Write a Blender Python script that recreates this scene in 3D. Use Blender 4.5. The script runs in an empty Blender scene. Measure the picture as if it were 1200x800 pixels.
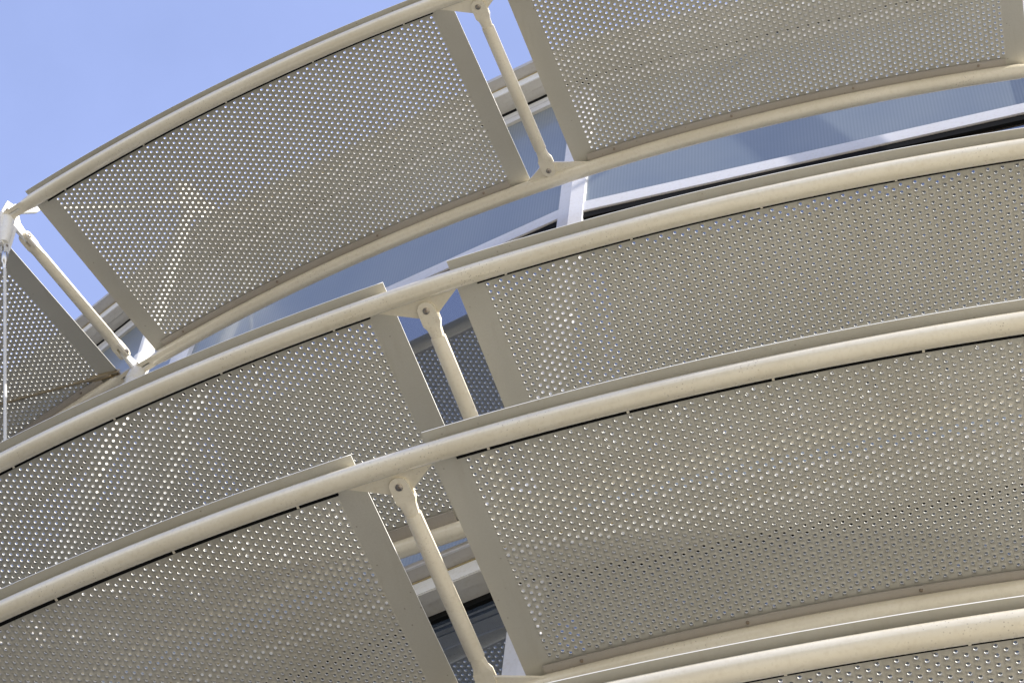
import bpy, bmesh, math, random
import numpy as np
from mathutils import Vector, Matrix
random.seed(4)
C = bpy.context.scene.collection
S = bpy.context.scene
# ------------------------------------------------------------------ camera
cd = bpy.data.cameras.new('camera'); cam = bpy.data.objects.new('camera', cd); C.objects.link(cam)
cd.sensor_width = 36; cd.lens = 2765.27/1200*36; cd.clip_start = .1; cd.clip_end = 6000
FW = Vector((-0.1760588, 0.46820002, 0.86590533)); RT = Vector((0.97009071, 0.2318576, 0.07187538)); UP = Vector((0.16711467, -0.85266101, 0.49501706))
m = Matrix((RT, UP, -FW)).transposed().to_4x4(); m.translation = Vector((0, -19.8763, 0)); cam.matrix_world = m
S.camera = cam
# ------------------------------------------------------------------ light
SUN_AZ = math.radians(76)      # measured from -Y towards +X
SUN_EL = math.radians(24.5)
to_sun = Vector((math.sin(SUN_AZ)*math.cos(SUN_EL), -math.cos(SUN_AZ)*math.cos(SUN_EL), math.sin(SUN_EL)))
W = bpy.data.worlds.new('World'); S.world = W; W.use_nodes = True
nt = W.node_tree; nt.nodes.clear()
out = nt.nodes.new('ShaderNodeOutputWorld'); bg = nt.nodes.new('ShaderNodeBackground'); bg.inputs['Strength'].default_value = .092
sky = nt.nodes.new('ShaderNodeTexSky'); sky.sky_type = 'NISHITA'; sky.sun_disc = False
sky.sun_elevation = SUN_EL; sky.sun_rotation = math.atan2(to_sun.x, to_sun.y)
sky.air_density = 1.0; sky.dust_density = 1.5; sky.ozone_density = 2.2; sky.altitude = 50
tc = nt.nodes.new('ShaderNodeTexCoord'); nz = nt.nodes.new('ShaderNodeTexNoise'); nz.inputs['Scale'].default_value = 2.6; nz.inputs['Detail'].default_value = 7; nz.inputs['Roughness'].default_value = .6
rp = nt.nodes.new('ShaderNodeMapRange'); rp.inputs['From Min'].default_value = .35; rp.inputs['From Max'].default_value = .8; rp.inputs['To Min'].default_value = .5; rp.inputs['To Max'].default_value = .72
mx = nt.nodes.new('ShaderNodeMix'); mx.data_type = 'RGBA'; mx.inputs[7].default_value = (3.2, 3.95, 7.2, 1)
L = nt.links.new
L(tc.outputs['Generated'], nz.inputs['Vector']); L(nz.outputs['Fac'], rp.inputs['Value']); L(rp.outputs['Result'], mx.inputs[0])
# pale haze thickening towards the horizon all the way round
sp = nt.nodes.new('ShaderNodeSeparateXYZ'); L(tc.outputs['Generated'], sp.inputs[0])
hz = nt.nodes.new('ShaderNodeMapRange'); hz.inputs['From Min'].default_value = .0; hz.inputs['From Max'].default_value = .6; hz.inputs['To Min'].default_value = .9; hz.inputs['To Max'].default_value = 0; hz.interpolation_type = 'SMOOTHSTEP'
L(sp.outputs['Z'], hz.inputs['Value'])
mh = nt.nodes.new('ShaderNodeMix'); mh.data_type = 'RGBA'; mh.inputs[7].default_value = (8.2, 8.5, 9.0, 1)
L(sky.outputs['Color'], mx.inputs[6]); L(mx.outputs[2], mh.inputs[6]); L(hz.outputs['Result'], mh.inputs[0]); L(mh.outputs[2], bg.inputs['Color']); L(bg.outputs[0], out.inputs['Surface'])
sd = bpy.data.lights.new('sun', 'SUN'); sd.energy = 4.6; sd.angle = math.radians(.5); sd.color = (1, .95, .86)
so = bpy.data.objects.new('sun', sd); C.objects.link(so); so.rotation_euler = (-to_sun).to_track_quat('-Z', 'Y').to_euler()
S.view_settings.view_transform = 'Standard'; S.view_settings.look = 'None'; S.view_settings.exposure = 0.98; S.view_settings.gamma = 1
# ------------------------------------------------------------------ materials
def mat(name, col, rough=.5, metal=0, spec=.5, build=None):
    m_ = bpy.data.materials.new(name); m_.use_nodes = True
    b = m_.node_tree.nodes['Principled BSDF']
    b.inputs['Base Color'].default_value = (*col, 1); b.inputs['Roughness'].default_value = rough
    b.inputs['Metallic'].default_value = metal; b.inputs['Specular IOR Level'].default_value = spec
    if build: build(m_.node_tree, b, col)
    return m_
def N(t, kind, **kw):
    n = t.nodes.new(kind)
    for k, v in kw.items():
        if k in n.inputs: n.inputs[k].default_value = v
        else: setattr(n, k, v)
    return n
def mixc(t, f, a, b):
    x = t.nodes.new('ShaderNodeMix'); x.data_type = 'RGBA'
    for i, v in ((0, f), (6, a), (7, b)):
        if isinstance(v, bpy.types.NodeSocket): t.links.new(v, x.inputs[i])
        else: x.inputs[i].default_value = v
    return x.outputs[2]
def ramp(t, src, a, b, lo=0., hi=1.):
    r = N(t, 'ShaderNodeMapRange'); r.inputs['From Min'].default_value = a; r.inputs['From Max'].default_value = b
    r.inputs['To Min'].default_value = lo; r.inputs['To Max'].default_value = hi; t.links.new(src, r.inputs['Value']); return r.outputs['Result']
def paint_wear(speck=.5, mottling=.1, scale=1.):
    def f(t, b, col):
        co = N(t, 'ShaderNodeTexCoord').outputs['Object']
        n1 = N(t, 'ShaderNodeTexNoise', Scale=2.3*scale, Detail=6.); t.links.new(co, n1.inputs['Vector'])
        dark = (col[0]*(1-mottling*2), col[1]*(1-mottling*2.3), col[2]*(1-mottling*3), 1)
        c = mixc(t, ramp(t, n1.outputs['Fac'], .42, .72), (*col, 1), dark)
        # fine grime
        n2 = N(t, 'ShaderNodeTexNoise', Scale=45.*scale, Detail=4.); t.links.new(co, n2.inputs['Vector'])
        c = mixc(t, ramp(t, n2.outputs['Fac'], .5, .8, 0, .35), c, (col[0]*.72, col[1]*.66, col[2]*.55, 1))
        # rust specks gathered in patches
        v = N(t, 'ShaderNodeTexVoronoi', Scale=62.*scale); t.links.new(co, v.inputs['Vector'])
        n3 = N(t, 'ShaderNodeTexNoise', Scale=3.1*scale, Detail=2.); t.links.new(co, n3.inputs['Vector'])
        sp = ramp(t, v.outputs['Distance'], .12, .2, 1, 0); pk = ramp(t, n3.outputs['Fac'], .52, .62)
        mu = N(t, 'ShaderNodeMath', operation='MULTIPLY'); t.links.new(sp, mu.inputs[0]); t.links.new(pk, mu.inputs[1])
        mu2 = N(t, 'ShaderNodeMath', operation='MULTIPLY'); t.links.new(mu.outputs[0], mu2.inputs[0]); mu2.inputs[1].default_value = speck
        c = mixc(t, mu2.outputs[0], c, (.16, .09, .04, 1))
        t.links.new(c, b.inputs['Base Color'])
        t.links.new(ramp(t, n2.outputs['Fac'], .3, .8, b.inputs['Roughness'].default_value-.05, b.inputs['Roughness'].default_value+.15), b.inputs['Roughness'])
        bp = N(t, 'ShaderNodeBump', Strength=.08, Distance=.002); t.links.new(n2.outputs['Fac'], bp.inputs['Height']); t.links.new(bp.outputs[0], b.inputs['Normal'])
    return f
def sheet_wear(t, b, col):
    co = N(t, 'ShaderNodeTexCoord').outputs['Object']
    n1 = N(t, 'ShaderNodeTexNoise', Scale=1.1, Detail=6., Roughness=.55); t.links.new(co, n1.inputs['Vector'])
    c = mixc(t, ramp(t, n1.outputs['Fac'], .35, .7), (*col, 1), (col[0]*.84, col[1]*.82, col[2]*.78, 1))
    n2 = N(t, 'ShaderNodeTexNoise', Scale=130., Detail=2.); t.links.new(co, n2.inputs['Vector'])
    c = mixc(t, ramp(t, n2.outputs['Fac'], .3, .75, 0, .25), c, (col[0]*.7, col[1]*.68, col[2]*.64, 1))
    v = N(t, 'ShaderNodeTexVoronoi', Scale=16.); t.links.new(co, v.inputs['Vector'])
    c = mixc(t, ramp(t, v.outputs['Distance'], .05, .08, .5, 0), c, (.13, .09, .05, 1))
    oi = N(t, 'ShaderNodeObjectInfo'); c = mixc(t, ramp(t, oi.outputs['Random'], 0, 1, 0, .5), c, (col[0]*.84, col[1]*.85, col[2]*.86, 1))
    # faint run-off marks across the sheet
    mp = N(t, 'ShaderNodeMapping'); mp.inputs['Scale'].default_value = (9, 1.2, 1); t.links.new(co, mp.inputs['Vector'])
    n4 = N(t, 'ShaderNodeTexNoise', Scale=1.6, Detail=5., Roughness=.7); t.links.new(mp.outputs[0], n4.inputs['Vector'])
    c = mixc(t, ramp(t, n4.outputs['Fac'], .55, .8, 0, .5), c, (col[0]*.72, col[1]*.68, col[2]*.6, 1))
    t.links.new(c, b.inputs['Base Color'])
    t.links.new(ramp(t, n1.outputs['Fac'], .3, .7, .38, .55), b.inputs['Roughness'])
M = {}
M['cream'] = mat('cream_paint', (.81, .745, .59), .3, build=paint_wear(.45, .05))
M['cream'].node_tree.nodes['Principled BSDF'].inputs['Coat Weight'].default_value = 1
M['cream'].node_tree.nodes['Principled BSDF'].inputs['Coat IOR'].default_value = 1.7
M['cream'].node_tree.nodes['Principled BSDF'].inputs['Coat Roughness'].default_value = .12
M['strut'] = mat('strut_paint', (.80, .74, .60), .38, build=paint_wear(.4, .04, 1.4))
M['white'] = mat('white_paint', (.83, .82, .78), .32, build=paint_wear(.2, .03))
M['sheet'] = mat('perforated_sheet_coating', (.56, .54, .472), .45, .1, build=sheet_wear)
M['strip'] = mat('strip_coating', (.49, .45, .40), .42, .1, build=sheet_wear)
M['edge'] = mat('sunlit_punched_edge', (.86, .85, .80), .4)  # sunlit look of hole walls and rim put into a paler colour
M['rubber'] = mat('black_rubber', (.008, .008, .008), .8, 0, .1)
M['cable'] = mat('galvanised_cable', (.66, .65, .62), .5, .2)
M['steel'] = mat('stainless_steel', (.62, .60, .57), .22, 1)
M['bolt'] = mat('bolt_metal', (.33, .28, .23), .38, .9)
M['bronze'] = mat('weathered_rod_metal', (.50, .41, .27), .35, .8)
M['hole'] = mat('slot_dark', (.02, .018, .015), .8)
M['frame'] = mat('window_frame_paint', (.63, .63, .66), .35, build=paint_wear(.1, .03))
M['fascia'] = mat('grey_fascia_coating', (.52, .50, .475), .5, .05, build=paint_wear(.0, .05))
M['board'] = mat('soffit_board_coating', (.62, .60, .56), .5, .05, build=paint_wear(.0, .05))
M['gutter'] = mat('pale_gutter_coating', (.86, .86, .85), .35, build=paint_wear(.0, .03))
M['sealant'] = mat('ochre_sealant', (.42, .34, .18), .6)
M['pin'] = mat('pin_metal', (.42, .38, .33), .3, .9)
def ribbed(t, b, col):
    co = N(t, 'ShaderNodeTexCoord').outputs['Object']
    sx = N(t, 'ShaderNodeSeparateXYZ'); t.links.new(co, sx.inputs[0])
    mu = N(t, 'ShaderNodeMath', operation='MULTIPLY'); t.links.new(sx.outputs['X'], mu.inputs[0]); mu.inputs[1].default_value = 2*math.pi/.021
    sn = N(t, 'ShaderNodeMath', operation='SINE'); t.links.new(mu.outputs[0], sn.inputs[0])
    n1 = N(t, 'ShaderNodeTexNoise', Scale=.9, Detail=3.); t.links.new(co, n1.inputs['Vector'])
    base = mixc(t, ramp(t, n1.outputs['Fac'], .35, .7), (*col, 1), (col[0]*.7, col[1]*.76, col[2]*.86, 1))
    c = mixc(t, ramp(t, sn.outputs[0], -.4, .7, 0, .32), base, (col[0]*.5, col[1]*.56, col[2]*.68, 1))
    t.links.new(c, b.inputs['Base Color'])
    b.inputs['Coat Weight'].default_value = .25; b.inputs['Coat Roughness'].default_value = .05; b.inputs['Coat IOR'].default_value = 2.0
M['ribbed'] = mat('fritted_glass', (.25, .278, .282), .3, .3, build=ribbed)
def vision(t, b, col):
    b.inputs['Coat Weight'].default_value = .9; b.inputs['Coat IOR'].default_value = 2.1; b.inputs['Coat Roughness'].default_value = .01
    co = N(t, 'ShaderNodeTexCoord').outputs['Object']
    n1 = N(t, 'ShaderNodeTexNoise', Scale=.6, Detail=1.); t.links.new(co, n1.inputs['Vector'])
    bp = N(t, 'ShaderNodeBump', Strength=.03, Distance=.05); t.links.new(n1.outputs['Fac'], bp.inputs['Height']); t.links.new(bp.outputs[0], b.inputs['Normal']); t.links.new(bp.outputs[0], b.inputs['Coat Normal'])
M['vision'] = mat('tinted_reflective_glass', (.10, .13, .18), .04, .6, build=vision)
def paving(t, b, col):
    co = N(t, 'ShaderNodeTexCoord').outputs['Object']
    n1 = N(t, 'ShaderNodeTexNoise', Scale=.3, Detail=8.); t.links.new(co, n1.inputs['Vector'])
    br = N(t, 'ShaderNodeTexBrick', Scale=1.2); t.links.new(co, br.inputs['Vector'])
    br.inputs['Color1'].default_value = (*col, 1); br.inputs['Color2'].default_value = (col[0]*.9, col[1]*.9, col[2]*.88, 1); br.inputs['Mortar'].default_value = (.15, .13, .11, 1); br.inputs['Mortar Size'].default_value = .01
    t.links.new(mixc(t, ramp(t, n1.outputs['Fac'], .4, .7, 0, .4), br.outputs['Color'], (col[0]*.7, col[1]*.7, col[2]*.66, 1)), b.inputs['Base Color'])
M['paving'] = mat('pale_stone_paving', (.62, .56, .43), .8, build=paving)
M['interior'] = mat('dark_interior', (.03, .03, .035), .8)
# ------------------------------------------------------------------ helpers
def obj(name, me, material, parent=None, smooth=False):
    if isinstance(me, bmesh.types.BMesh):
        b = me; me = bpy.data.meshes.new(name); bmesh.ops.recalc_face_normals(b, faces=b.faces); b.to_mesh(me); b.free()
    if smooth:
        me.polygons.foreach_set('use_smooth', [True]*len(me.polygons))
        me.set_sharp_from_angle(angle=math.radians(40))
    if material and not me.materials: me.materials.append(material)
    o = bpy.data.objects.new(name, me); C.objects.link(o)
    if parent is not None: o.parent = parent
    return o
def tag(o, label=None, cat=None, group=None, kind=None):
    if label: o['label'] = label
    if cat: o['category'] = cat
    if group: o['group'] = group
    if kind: o['kind'] = kind
    return o
def empty(name, loc=(0, 0, 0)):
    o = bpy.data.objects.new(name, None); o.location = loc; o.empty_display_size = .2; C.objects.link(o); return o
def P(R, a, z): return Vector((R*math.sin(a), -R*math.cos(a), z))
def place(o, root):
    """children are modelled in world coordinates; the root sits at the thing's base"""
    o.matrix_parent_inverse = Matrix.Translation(-root.location)
def part(name, me, material, root, smooth=False, label=None):
    o = obj(name, me, material, root, smooth); place(o, root)
    if label: o['label'] = label
    return o
def sub(name, me, material, par, smooth=False):
    o = obj(name, me, material, par, smooth); return o
def sweep(bm, pts, r, n=16, caps=True):
    """tube along a polyline; r is a number or a list"""
    rings = []; k = len(pts); prev = None
    for i, p in enumerate(pts):
        p = Vector(p)
        d = (Vector(pts[min(i+1, k-1)])-Vector(pts[max(i-1, 0)])).normalized()
        if prev is None:
            u = d.orthogonal().normalized()
        else:
            u = (prev-d*prev.dot(d)).normalized()
        prev = u; v = d.cross(u); rr = r[i] if isinstance(r, (list, tuple)) else r
        rings.append([bm.verts.new(p+(u*math.cos(2*math.pi*j/n)+v*math.sin(2*math.pi*j/n))*rr) for j in range(n)])
    for a, b in zip(rings, rings[1:]):
        for j in range(n): bm.faces.new((a[j], a[(j+1) % n], b[(j+1) % n], b[j]))
    if caps: bm.faces.new(rings[0][::-1]); bm.faces.new(rings[-1])
def extrude_poly(bm, pts, nrm, t):
    """prism: polygon pts swept +-t/2 along nrm"""
    nrm = Vector(nrm).normalized()*t/2
    a = [bm.verts.new(Vector(p)-nrm) for p in pts]; b = [bm.verts.new(Vector(p)+nrm) for p in pts]
    bm.faces.new(a[::-1]); bm.faces.new(b); n = len(pts)
    for i in range(n): bm.faces.new((a[i], a[(i+1) % n], b[(i+1) % n], b[i]))
def arc_box(bm, R0, R1, z0, z1, a0, a1, n, zs0=None, zs1=None):
    """box bent round the axis; z0/z1 = bottom/top at R0, zs0/zs1 at R1"""
    zs0 = z0 if zs0 is None else zs0; zs1 = z1 if zs1 is None else zs1
    rings = []
    for i in range(n+1):
        a = a0+(a1-a0)*i/n
        rings.append([bm.verts.new(P(*q)) for q in ((R0, a, z0), (R1, a, zs0), (R1, a, zs1), (R0, a, z1))])
    for A, B in zip(rings, rings[1:]):
        for j in range(4): bm.faces.new((A[j], A[(j+1) % 4], B[(j+1) % 4], B[j]))
    bm.faces.new(rings[0][::-1]); bm.faces.new(rings[-1])
def bev(bm, w, seg=1):
    bmesh.ops.bevel(bm, geom=[e for e in bm.edges if e.calc_face_angle(0) > .5], offset=w, segments=seg, affect='EDGES', clamp_overlap=True)
    return bm
# ------------------------------------------------------------------ layout
JT = [-.590, -.371, -.1523, .0655, .2840, .5025]           # joint azimuths
WHERE = {'top': 'top', 'second': 'second', 'third': 'third', 'lowest': 'lowest'}
TIERS = {'top': dict(Ro=15.367, zo=13.039, Ri=14.054, zi=13.024, lip=.062, gk=.069, st=.072),
         'second': dict(Ro=15.2285, zo=9.5636, Ri=14.045, zi=9.375, lip=.069, gk=.072, st=.080),
         'third': dict(Ro=15.1523, zo=8.1823, Ri=13.970, zi=8.0546, lip=.069, gk=.083, st=.062),
         'lowest': dict(Ro=15.1858, zo=6.2253, Ri=13.98, zi=6.10, lip=.060, gk=.086, st=.062)}
RT_ = .045; TH = .0078; PITCH = .036; HR = .0078
# ------------------------------------------------------------------ perforated sheet
def sheet_mesh(T, a0, a1):
    Ro, zo, Ri, zi = T['Ro'], T['zo'], T['Ri'], T['zi']
    Rout = Ro+T['lip']; Rin = Ri-.015
    zf = lambda R: (zo+.052)+(R-Ro)*((zo-zi)/(Ro-Ri))
    h0, h1 = a0+.0085, a1-.0085
    Rtop = Ro-T['gk']-.004; Rbot = Ri+T['st']-.004
    nc = int(round((h1-h0)*(Ro+Ri)/2/(PITCH*.8660254))); da = (h1-h0)/nc
    nr = int((Rtop-Rbot)/PITCH)
    V = []; F4 = []; F3 = []
    def addv(a, R):
        base = sum(len(x) for x in V)
        a = np.asarray(a, float).ravel(); R = np.asarray(R, float).ravel()
        V.append(np.stack([a, R], 1)); return base+np.arange(len(a))
    c = np.arange(nc)[:, None]; r = np.arange(nr)[None, :]
    ca = h0+(c+.5)*da+0*r; off = np.where(c % 2 == 1, PITCH/2, 0.)
    cR = Rtop-off-(r+.5)*PITCH
    ca = ca.ravel(); cR = cR.ravel(); n = len(ca)
    corners = [addv(ca+sx*da/2, cR+sy*PITCH/2) for sx, sy in ((-1, -1), (1, -1), (1, 1), (-1, 1))]
    ang = [math.radians(d) for d in (202.5, 247.5, 292.5, 337.5, 22.5, 67.5, 112.5, 157.5)]
    hv = [addv(ca+HR*math.cos(t)/cR, cR+HR*math.sin(t)) for t in ang]
    # sides: bottom uses h1,h2 ; right h3,h4 ; top h5,h6 ; left h7,h0
    for k in range(4):
        A, B = corners[k], corners[(k+1) % 4]; hA, hB = hv[(2*k+1) % 8], hv[(2*k+2) % 8]
        F4.append(np.stack([A, B, hB, hA], 1)); F3.append(np.stack([A, hA, hv[2*k]], 1))
    # solid strips: margins and ends of the columns
    def grid(avals, Rvals):
        aa, RR = np.meshgrid(avals, Rvals, indexing='ij'); idx = addv(aa, RR).reshape(aa.shape)
        F4.append(np.stack([idx[:-1, :-1], idx[1:, :-1], idx[1:, 1:], idx[:-1, 1:]], -1).reshape(-1, 4))
    for lo, hi in ((a0, h0), (h1, a1)): grid(np.linspace(lo, hi, 3), [Rin, Rout])
    for i in range(nc):
        o_ = PITCH/2 if i % 2 else 0.; av = [h0+i*da, h0+(i+1)*da]
        grid(av, [Rtop-o_, Rout]); grid(av, [Rin, Rtop-o_-nr*PITCH])
    V = np.concatenate(V); F4 = np.concatenate(F4); F3 = np.concatenate(F3); nv = len(V)
    def xyz(V, dz): return np.stack([V[:, 1]*np.sin(V[:, 0]), -V[:, 1]*np.cos(V[:, 0]), zf(V[:, 1])+dz], 1)
    # the upper face thins out towards the rim, so the cut edge is only half as thick as the sheet
    thin = (np.abs(V[:, 1]-Rout) < 1e-6) | (np.abs(V[:, 0]-a0) < 1e-7) | (np.abs(V[:, 0]-a1) < 1e-7)
    co = [xyz(V, 0), xyz(V, np.where(thin, TH*.6, TH))]
    w4 = []
    for k in range(8):
        a, b = hv[k], hv[(k+1) % 8]; w4.append(np.stack([a, b, b+nv, a+nv], 1))
    # rim of the sheet
    av = np.linspace(a0, a1, nc+5)
    rim = np.concatenate([np.stack([av, av*0+Rout], 1), np.array([[a1, Rin]]), np.stack([av[::-1], av*0+Rin], 1), np.array([[a0, Rout]])])
    b0 = 2*nv; co += [xyz(rim, 0), xyz(rim, TH*.6)]; nr_ = len(rim); i = np.arange(nr_-1)
    wr = np.stack([b0+i, b0+nr_+i, b0+nr_+i+1, b0+i+1], 1)
    faces4 = np.concatenate([F4[:, ::-1], F4+nv, np.concatenate(w4), wr]); faces3 = np.concatenate([F3[:, ::-1], F3+nv])
    co = np.concatenate(co)
    me = bpy.data.meshes.new('perforated_sheet')
    me.vertices.add(len(co)); me.vertices.foreach_set('co', co.astype(np.float32).ravel())
    loops = np.concatenate([faces4.ravel(), faces3.ravel()]).astype(np.int32)
    me.loops.add(len(loops)); me.loops.foreach_set('vertex_index', loops)
    starts = np.concatenate([np.arange(len(faces4))*4, len(faces4)*4+np.arange(len(faces3))*3]).astype(np.int32)
    me.polygons.add(len(starts)); me.polygons.foreach_set('loop_start', starts)
    mi = np.zeros(len(starts), np.int32); mi[2*len(F4):len(faces4)] = 1; me.polygons.foreach_set('material_index', mi)
    me.update(calc_edges=True); me.materials.append(M['sheet']); me.materials.append(M['edge']); return me
# ------------------------------------------------------------------ sunshade panel
def panel(tier, k, label, group='perforated sunshade panels curving round the glass facade'):
    T = TIERS[tier]; Ro, zo, Ri, zi = T['Ro'], T['zo'], T['Ri'], T['zi']
    j0, j1 = JT[k], JT[k+1]; a0, a1 = j0+.0108, j1-.0104
    if k == 1: a0 = j0+.0118
    root = empty('sunshade_panel', P(Ri, (j0+j1)/2, zi+.05))
    tag(root, label, 'sunshade panel', group)
    me = sheet_mesh(T, a0, a1)
    part('perforated_sheet', me, None, root)
    sl = (zo-zi)/(Ro-Ri); zf = lambda R: zo+.052+(R-Ro)*sl
    bm = bmesh.new(); gk = Ro-T['gk']; arc_box(bm, gk, Ro-.03, zf(gk)-.012, zf(gk)-.0015, j0+.0175, j1-.0185, 28, zf(Ro-.03)-.012, zf(Ro-.03)-.0015)
    part('gasket', bm, M['rubber'], root)
    cm = None
    a = j0+.027
    while a < j1-.02:
        if cm is None:
            bm = bmesh.new(); arc_box(bm, gk+.003, Ro-.03, zf(gk+.003)-.0145, zf(gk+.003)-.001, a-.00035, a+.00035, 1, zf(Ro-.03)-.0145, zf(Ro-.03)-.001)
            c0 = part('clip', bm, M['cream'], root); cm = c0.data; ca = a
        else:
            o = obj('clip', cm, None, root); place(o, root); o.rotation_euler = (0, 0, a-ca)
        a += .0402
    bm = bmesh.new(); rs0, rs1 = Ri+T['st']-.060, Ri+T['st']+.008
    arc_box(bm, rs0, rs1, zf(rs0)-.020, zf(rs0)-.014, j0+.0172, j1-.0195, 28, zf(rs1)-.020, zf(rs1)-.014)
    st = part('cover_strip', bm, M['strip'], root)
    a = j0+.0295; sm = None
    while a < j1-.015:
        if sm is None:
            bm = bmesh.new(); rq = Ri+T['st']-.012; q = P(rq, a, zf(rq)-.0195); sweep(bm, [q, q-Vector((0, 0, .005)), q-Vector((0, 0, .006))], [.0085, .0075, .004], 10); s0 = sub('screw', bm, M['bolt'], st); sm = s0.data; sa = a
        else:
            o = obj('screw', sm, None, st); o.rotation_euler = (0, 0, a-sa)
        a += .0525
    return root
# ------------------------------------------------------------------ forks
def fork(par, at, axis, side, r, rot, partf, material=None, L0=.072, L1=.142, bolt=True, w=None, th=.014):
    """clevis end: pin at `at`, body lies along +axis; `side` is the pin direction"""
    material = material or M['strut']
    x = Vector(axis).normalized(); z = Vector(side); z = (z-x*z.dot(x)).normalized(); y = z.cross(x)
    w = w or .043; nk = .86 if th < .02 else .97; bm = bmesh.new()
    outl = []
    for i in range(13):
        t = math.pi/2+math.pi*i/12; outl.append((math.cos(t)*w, math.sin(t)*w))
    outl += [(L0, -w), (L0, w)]
    for s in (-1, 1):
        c = Vector(at)+z*s*(.0085+th/2)
        extrude_poly(bm, [c+x*u+y*v for u, v in outl], z, th)
    # solid neck behind the slot, lofting from a flat block to the round tube
    n = 16; rings = []
    for f_, L in ((0, L0-.018), (.0, L0), (.6, L0+.022), (1, L1)):
        ring = []
        for j in range(n):
            t = 2*math.pi*j/n; cx, cy = math.cos(t), math.sin(t); mm = max(abs(cx), abs(cy)); hw, hh = w-.0008, .0077+th
            sq = (cx/mm*hw, cy/mm*hh); ro = (cx*r*nk, cy*r*nk)
            ring.append(bm.verts.new(Vector(at)+x*L+y*(sq[0]*(1-f_)+ro[0]*f_)+z*(sq[1]*(1-f_)+ro[1]*f_)))
        rings.append(ring)
    for A, B in zip(rings, rings[1:]):
        for j in range(n): bm.faces.new((A[j], A[(j+1) % n], B[(j+1) % n], B[j]))
    bm.faces.new(rings[0][::-1]); bm.faces.new(rings[-1])
    o = partf('fork', bm, material, par, True)
    if bolt:
        bm = bmesh.new()
        pr = .0165; tp_ = .0085+th
        sweep(bm, [Vector(at)-z*(tp_+.006), Vector(at)-z*(tp_+.004), Vector(at)+z*(tp_+.004), Vector(at)+z*(tp_+.006)], [pr*.8, pr, pr, pr*.8], 14)
        b = sub('pin', bm, M['pin'], o, True)
        bm = bmesh.new(); sweep(bm, [Vector(at)-z*(tp_+.0085), Vector(at)-z*(tp_+.0059)], [.006, .0075], 6); sweep(bm, [Vector(at)+z*(tp_+.0059), Vector(at)+z*(tp_+.0085)], [.0075, .006], 6)
        sub('pin_socket', bm, M['bolt'], o)
    return o
def strut(p, q, r, side, label, group='struts bracing the outer rail to the inner rail', wide=False):
    p, q = Vector(p), Vector(q); d = (q-p).normalized(); Ln = (q-p).length
    root = empty('brace_strut', p); tag(root, label, 'strut', group)
    bm = bmesh.new(); e = .1405
    sweep(bm, [p+d*e, p+d*(e+.003), p+d*(Ln-e-.003), p+d*(Ln-e)], [r*.95, r, r, r*.95], 24)
    part('tube', bm, M['strut'], root, True)
    kw = dict(w=.034, th=.022) if wide else {}; fork(root, p, d, side, r*1.0, 0, part, **kw); fork(root, q, -d, side, r*1.0, 0, part, **kw)
    return root
# ------------------------------------------------------------------ rails
def rail(tier, inner, a0, a1, label, plates=(), forks=(False, False)):
    T = TIERS[tier]; R, z = (T['Ri'], T['zi']) if inner else (T['Ro'], T['zo'])
    root = empty('inner_rail' if inner else 'outer_rail', P(R, (a0+a1)/2, z))
    tag(root, label, 'steel rail', 'curved tubular rails carrying the sunshade panels')
    fa = .20/R
    s0 = a0+(fa if forks[0] else 0); s1 = a1-(fa if forks[1] else 0)
    n = int((s1-s0)/.0055); bm = bmesh.new(); sweep(bm, [P(R, s0+(s1-s0)*i/n, z) for i in range(n+1)], RT_, 24)
    part('rail_tube', bm, M['cream'], root, True)
    for e, a, s in ((0, a0, 1), (1, a1, -1)):
        if forks[e]:
            pa = a+s*.025/R; at = P(R, pa, z); fork(root, at, P(R, pa+s*.01, z)-at, (math.sin(a), -math.cos(a), .25), RT_, 0, part, M['cream'], .11, .175, True, .038, .026)
    for ja in plates:
        # flat lug plate welded to the rail, in the plane of the sheet
        o = lambda t, rr: P(R+rr, ja+t/R, z)
        s = 1 if inner else -1
        if inner: pts = [o(-.17, s*.035), o(.27, s*.035), o(.035, s*.118), o(.018, s*.128), o(-.018, s*.128), o(-.035, s*.118)]
        else: pts = [o(-.24, s*.035), o(.19, s*.035), o(.045, s*.138), o(.02, s*.150), o(-.02, s*.150), o(-.045, s*.138)]
        bm = bmesh.new(); extrude_poly(bm, pts, (0, 0, 1), .014); part('lug_plate', bev(bm, .002), M['cream'], root)
        bm = bmesh.new(); sweep(bm, [P(R+s*.0445, ja+t/R, z-.007) for t in np.linspace(pts and (-.16 if inner else -.22), .25 if inner else .175, 10)], .0035, 6)
        part('weld_bead', bm, M['strut'], root, True)
    return root
# ================================================================== SETTING
bm = bmesh.new(); bmesh.ops.create_grid(bm, x_segments=8, y_segments=8, size=3000)
g = obj('ground', bm, M['paving']); g.location = (0, 0, -1.6); tag(g, kind='structure')
bm = bmesh.new(); vs = [bm.verts.new(v) for v in ((-3.5, -200, 0), (-3.5, 200, 0), (-60, 200, 0), (-60, -200, 0))]; bm.faces.new(vs)
rd = obj('bounce_dimming_ground', bm, mat('dark_bounce_dimmer', (.07, .07, .07), .85)); rd.location = (0, 0, -1.596); tag(rd, kind='structure')  # unseen dark ground, added to weaken the bounce light under the left panels
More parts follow.
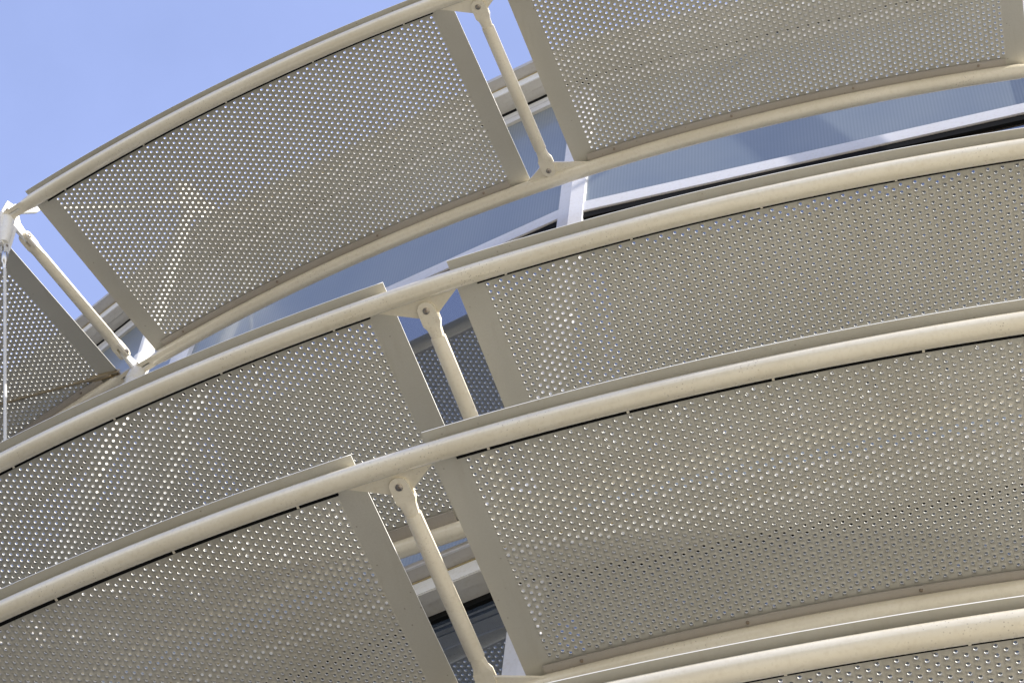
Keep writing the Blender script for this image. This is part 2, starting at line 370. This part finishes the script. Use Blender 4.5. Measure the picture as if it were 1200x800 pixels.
# ------------------------------------------------------------------ building
RG = 13.80
bld = empty('glass_building', (0, 0, -1.6)); tag(bld, 'glass facade with pale mullions and grey cornices behind the perforated sunshades', 'building')
def fp(j, d, z, t=None):
    """corner j of the facade polygon pushed out by d; t slides from corner j to j+1"""
    h = (JT[1]-JT[0])/2
    f = lambda i: P(RG+d/math.cos(.1093), (JT[i] if 0 <= i < len(JT) else (JT[0]-.209*(-i) if i < 0 else JT[-1]+.209*(i-len(JT)+1))), z)
    if t is None: return f(j)
    return f(j).lerp(f(j+1), t)
def fbox(j, d0, d1, z0, z1, name, material, inset=0., par=None, t0=0., t1=1., bevel=0):
    """prism along facet j between offsets d0..d1 and heights z0..z1"""
    bm = bmesh.new(); ends = []
    L = (fp(j+1, 0, 0)-fp(j, 0, 0)).length; i0 = t0+inset/L; i1 = t1-inset/L
    for t in (i0, i1): ends.append([bm.verts.new(fp(j, d, z, t)) for d, z in ((d0, z0), (d1, z0), (d1, z1), (d0, z1))])
    for q in range(4): bm.faces.new((ends[0][q], ends[0][(q+1) % 4], ends[1][(q+1) % 4], ends[1][q]))
    bm.faces.new(ends[0][::-1]); bm.faces.new(ends[1])
    if bevel: bev(bm, bevel, 2)
    if par is None: return part(name, bm, material, bld)
    return sub(name, bm, material, par)
def pane(j, d, z0, z1, material, name):
    """facet-wide sheet of glass with its own local x along the facet, so stripes run upright"""
    a, b = fp(j, d, 0), fp(j+1, d, 0); u = (b-a).normalized(); L = (b-a).length; mid = (a+b)/2
    bm = bmesh.new(); nrm = Vector((u.y, -u.x, 0))
    bmesh.ops.create_cube(bm, size=1, matrix=Matrix.Diagonal((L-.12, .012, z1-z0, 1)))
    o = obj(name, bm, material, bld)
    o.matrix_parent_inverse = Matrix.Translation((0, 0, 1.6)); o.location = mid+Vector((0, 0, (z0+z1)/2)); o.rotation_euler = (0, 0, math.atan2(u.y, u.x))
    return o
for j in range(0, 5):
    for z0, top in ((15.128, True), (9.135, False)):
        # cornice: every strip a sub-part of the gutter it belongs to
        gut = fbox(j, .085, .137, z0+.052, z0+.152, 'gutter', M['gutter'], bevel=.012)
        fbox(j, -.06, .0, z0+.001, z0+.048, 'black_seal', M['rubber'], par=None)
        fbox(j, -.05, .066, z0+.050, z0+.075, 'soffit_board', M['board'])
        fbox(j, .0685, .131, z0+.044, z0+.060, 'soffit_board', M['board'])
        fbox(j, -.05, .1415, z0+.1525, z0+.163, 'sealant_bead', M['sealant'])
        fbox(j, -.05, .215, z0+.1655, z0+.215, 'fascia', M['fascia'])
        if not top: fbox(j, .211, .221, z0+.163, z0+.176, 'drip_edge', M['frame'])
        if top:
            fbox(j, -.05, .06, z0+.216, z0+.28, 'parapet_cap', M['fascia'])
            fbox(j, -.03, -.002, z0-.165, z0, 'head_frame', M['board'], .05)
            fbox(j, -.032, -.0005, z0-.085, z0-.075, 'frame_groove', M['fascia'], .05)
        else:
            fbox(j, -.055, -.02, z0-.05, z0, 'head_frame', M['vision'], .05)
    for z0 in (13.045, 9.965):
        fbox(j, -.06, 0, z0, z0+.125, 'transom', M['frame'], .04, bevel=.003)
        if z0 < 10: continue
        fbox(j, -.055, -.006, z0-.010, z0-.001, 'glazing_bead', M['strip'], .05)
        fbox(j, -.06, -.010, z0-.078, z0-.011, 'black_seal', M['rubber'], .05)
        fbox(j, -.06, -.035, z0-.115, z0-.079, 'glazing_bead', M['bolt'], .05)
    pane(j, -.03, 13.171, 14.97, M['ribbed'], 'fritted_pane')
    pane(j, -.035, 10.091, 12.93, M['vision'], 'window_pane')
    pane(j, -.03, 9.36, 9.964, M['ribbed'], 'fritted_pane')
    pane(j, -.035, 4.0, 9.084, M['vision'], 'window_pane')
    fbox(j, -.30, -.10, -1.55, 15.3, 'inner_wall', M['interior'], .02)
    fbox(j, -.06, .0, -1.55, 3.99, 'base_wall', M['fascia'], .02)
for j in range(0, 6):
    # folded mullion: two flat halves that meet on the facade corner
    for z0, z1 in ((9.352, 14.97), (3.0, 9.13)):
        for s in (-1, 1):
            jj = j if s > 0 else j-1
            if jj < 0 or jj > 4: continue
            bm = bmesh.new(); L = (fp(jj+1, 0, 0)-fp(jj, 0, 0)).length
            t0, t1 = (0, .088/L) if s > 0 else (1-.078/L, 1)
            ends = []
            for z in (z0, z1): ends.append([bm.verts.new(fp(jj, d, z, t)) for d, t in ((-.07, t0), (.006, t0), (.006, t1), (-.07, t1))])
            for q in range(4): bm.faces.new((ends[0][q], ends[0][(q+1) % 4], ends[1][(q+1) % 4], ends[1][q]))
            bm.faces.new(ends[0][::-1]); bm.faces.new(ends[1])
            part('mullion', bm, M['frame'], bld)
# the rest of the round building, behind and past both edges of the picture
bm = bmesh.new(); nb = 23; az0, az1 = JT[-1], JT[0]+2*math.pi; ring = [P(RG-.02, az0+(az1-az0)*i/nb, 0) for i in range(nb+1)]
for z0, z1 in ((-1.6, 15.38),):
    lo = [bm.verts.new(p+Vector((0, 0, z0))) for p in ring]; hi = [bm.verts.new(p+Vector((0, 0, z1))) for p in ring]
    for i in range(nb): bm.faces.new((lo[i], lo[i+1], hi[i+1], hi[i]))
part('rear_wall', bm, M['fascia'], bld)
bm = bmesh.new(); pts = [fp(j, -.05, 15.36) for j in range(1, 5)]+[p+Vector((0, 0, 15.36)) for p in ring]+[fp(0, -.05, 15.36)]
extrude_poly(bm, pts, (0, 0, 1), .06); part('roof_slab', bm, M['fascia'], bld)
# ================================================================== SUNSHADES
panel('top', 0, 'perforated panel at far left, behind the thin cable and the tie rod')
panel('top', 1, 'topmost left perforated panel, blue sky in its upper holes, between two struts')
panel('top', 2, 'topmost right perforated panel, to the right of the slim top strut')
panel('second', 1, 'shaded second tier perforated panel left of the middle strut, bright post behind')
panel('second', 2, 'second tier perforated panel, right of the middle strut')
panel('third', 1, 'perforated panel in the bottom left corner, left of the lowest strut')
panel('third', 2, 'large perforated panel at lower right with a line of black holes across it')
panel('lowest', 2, 'perforated panel of which only a sliver shows in the bottom right corner')
# the same tiers go on round the building just past the right edge of the picture (they shade and are mirrored by what is seen)
for tier, k, lab in (('top', 3, 'top tier perforated panel just past the right edge, beyond the right post'), ('top', 4, 'top tier perforated panel, second one past the right edge'),
                     ('second', 3, 'second tier perforated panel just past the right edge'), ('second', 4, 'second tier perforated panel, second one past the right edge'),
                     ('third', 3, 'third tier perforated panel just past the right edge')):
    panel(tier, k, lab)
JA = JT[2]
rail('top', False, JT[0], JT[1], 'outer rail of the far left bay, ending at the white post head', forks=(False, True))
rail('top', False, JT[1], JT[3], 'highest cream rail, along the upper edge of the topmost panels against the sky', (JA,), (True, False))
rail('top', True, JT[0], JT[1], 'short rail piece at the left, below the tie rod, leading to the white node', forks=(False, True))
rail('top', True, JT[1], JT[3], 'cream rail along the lower edge of the topmost panels, in front of the blue glass', (JA,), (True, True))
rail('top', False, JT[3], JT[5], 'outer rail of the top tier past the right edge of the picture', forks=(True, False))
rail('top', True, JT[3], JT[5], 'inner rail of the top tier past the right edge of the picture', forks=(True, False))
rail('second', False, JT[1]-.03, JT[5], 'second cream rail crossing the whole picture, carrying the middle strut bracket', (JA,))
rail('second', True, JT[1]-.03, JT[5], 'rail glimpsed in the gap behind the lowest strut, above the grey cornice', (JA,))
rail('third', False, JT[1]-.03, JT[5], 'third cream rail crossing the whole picture, carrying the lowest strut bracket', (JA,))
rail('third', True, JT[1]-.03, JT[5], 'cream rail along the lower edge of the large lower right panel', (JA,))
rail('lowest', False, JA-.05, JT[3]+.30, 'thick pale rail in the bottom right corner, nearest of all the rails')
for tier, lab in (('top', 'slim cream strut at the top, in front of the sky, between the two topmost panels'),
                  ('second', 'middle cream strut, pinned under the second rail and cut off by the third'),
                  ('third', 'longest cream strut, at the bottom of the picture in front of the dark windows')):
    T = TIERS[tier]; strut(P(T['Ro']-.105, JA, T['zo']), P(T['Ri']+.078, JA, T['zi']), .037, (0, 0, 1), lab)
# ------------------------------------------------------------------ posts with nodes
def post(j, label, full=True):
    a = JT[j]; T = TIERS['top']; Ri, zi, Ro, zo = T['Ri'], T['zi'], T['Ro'], T['zo']
    e_r = Vector((math.sin(a), -math.cos(a), 0)); e_t = Vector((math.cos(a), math.sin(a), 0)); Z = Vector((0, 0, 1))
    root = empty('steel_post', P(Ri, a, -1.6)); tag(root, label, 'post', 'white steel posts at the ends of the top rails')
    n0 = P(Ri-.012, a, zi)
    bm = bmesh.new(); sweep(bm, [P(Ri-.012, a, -1.6), P(Ri-.012, a, zi-.13)], .058, 20); part('shaft', bm, M['white'], root, True)
    bm = bmesh.new(); top = P(Ri+.13, a, 15.28); sweep(bm, [n0+Z*.12, n0+Z*.2, top], [.058, .052, .045], 20); part('shaft', bm, M['white'], root, True, 'upper leaning length of the post')
    # cast node
    bm = bmesh.new(); sweep(bm, [n0-Z*.16, n0-Z*.14, n0-Z*.06, n0+Z*.06, n0+Z*.13, n0+Z*.15], [.059, .066, .060, .060, .066, .059], 24)
    nd = part('node_casting', bm, M['white'], root, True)
    bm = bmesh.new()   # lugs to the rails, the strut and the braces
    for d, L in ((e_t, .115), (-e_t, .115)):
        c = n0+e_r*.012
        extrude_poly(bm, [c-Z*.05+d*.03, c-Z*.028+d*L, c+Z*.0+d*(L+.022), c+Z*.028+d*L, c+Z*.05+d*.03], e_r, .014)
    extrude_poly(bm, [n0-Z*.05+e_r*.03, n0-Z*.03+e_r*.17, n0+e_r*.20, n0+Z*.03+e_r*.17, n0+Z*.05+e_r*.03], e_t, .014)
    extrude_poly(bm, [n0-Z*.12-e_t*.04, n0-Z*.155-e_t*.12, n0-Z*.125-e_t*.155, n0-Z*.085-e_t*.14, n0-Z*.02-e_t*.05], e_r, .018)
    sub('lug', bev(bm, .002), M['white'], nd)
    # outer head: plate casting at the outer rails
    h0 = P(Ro+.005, a, zo)
    bm = bmesh.new()
    extrude_poly(bm, [h0+e_t*x_+Z*z_ for x_, z_ in ((-.13, -.03), (.13, -.03), (.15, 0), (.13, .03), (-.13, .03), (-.15, 0))], e_r, .016)
    extrude_poly(bm, [h0+e_r*x_+Z*z_ for x_, z_ in ((.05, -.05), (.05, .12), (-.03, .16), (-.10, .06), (-.20, .03), (-.20, -.03), (-.10, -.04), (-.13, -.28), (-.05, -.28))], e_t, .016)
    hd = part('head_casting', bev(bm, .002), M['white'], root)
    bm = bmesh.new(); sweep(bm, [h0-Z*.26-e_r*.07, h0-Z*.2-e_r*.05, h0+Z*.06, h0+Z*.11], [.03, .044, .046, .03], 20); sub('head_core', bm, M['white'], hd, True)
    # arm from the outer head up to the leaning post top
    tp = top-Z*.03; d = (tp-(h0+Z*.09)).normalized(); s = h0+Z*.09
    bm = bmesh.new(); sweep(bm, [s, s+d*.06, s+d*.1, s+d*.28, s+d*.33], [.024, .034, .034, .034, .02], 16); part('rod_socket', bm, M['white'], root, True)
    bm = bmesh.new(); sweep(bm, [s+d*.3, tp], .016, 12); part('tie_bar', bm, M['white'], root, True)
    bm = bmesh.new(); extrude_poly(bm, [top+e_r*x_+Z*z_ for x_, z_ in ((-.22, .03), (-.17, .13), (.07, .15), (.18, .0), (.08, -.13), (-.08, -.11))], e_t, .03)
    hc = part('cap_plate', bev(bm, .003), M['white'], root)
    wall = P(RG*math.cos(0)+.19, a, 15.42)
    bm = bmesh.new(); sweep(bm, [top+Z*.05, wall], .052, 14); part('wall_arm', bm, M['white'], root, True)
    return n0, h0, e_r, e_t
n0, h0, er, et = post(1, 'sunlit white steel post at the left, with cast node where the rails meet')
post(3, 'white steel post at the right edge, seen only through the holes of the topmost panel')
Z = Vector((0, 0, 1))
strut(h0-er*.185, n0+er*.16, .037, et, 'left strut slanting from the white post head down to the white node', wide=True)
# ------------------------------------------------------------------ cable and tie rod
def rod(p, q, r, material, label, name, cat, sock=.16, rs=.02, side=None, smat=None):
    p, q = Vector(p), Vector(q); d = (q-p).normalized(); root = empty(name, p); tag(root, label, cat)
    bm = bmesh.new(); sweep(bm, [p+d*(sock*.9), q], r, 10); part('rod', bm, material, root, True)
    bm = bmesh.new(); sweep(bm, [p+d*.045, p+d*.06, p+d*sock, p+d*(sock+.012), p+d*(sock+.05), p+d*(sock+.06)], [rs*.8, rs, rs, rs*.62, rs*.62, r], 14)
    sk = part('socket', bm, smat or material, root, True)
    side = (side or d.orthogonal()).normalized(); y = d.cross(side).normalized(); bm = bmesh.new()
    for s in (-1, 1): extrude_poly(bm, [p+side*s*.014+d*u+y*v for u, v in ((-.02, -.012), (-.025, 0), (-.02, .012), (0, .02), (.06, .02), (.06, -.02), (0, -.02))], side, .008)
    sub('jaw', bev(bm, .0015), material, sk)
    bm = bmesh.new(); sweep(bm, [p-side*.022, p+side*.022], .009, 10); sub('jaw_pin', bm, M['bolt'], sk, True)
    return root
rod(h0-Z*.28-er*.09, P(14.10, JT[1], 9.81), .0105, M['cable'], 'thin silver cable hanging down at the left edge from the white post head', 'steel_cable', 'cable', .13, .021, et, M['steel'])
rod(n0+Z*.05-et*.15+er*.05, P(15.30, JT[0]+.01, 13.02), .0085, M['bronze'], 'weathered brownish tie rod running left from the white node across the far left panel', 'tie_rod', 'tie rod', .17, .022, er)
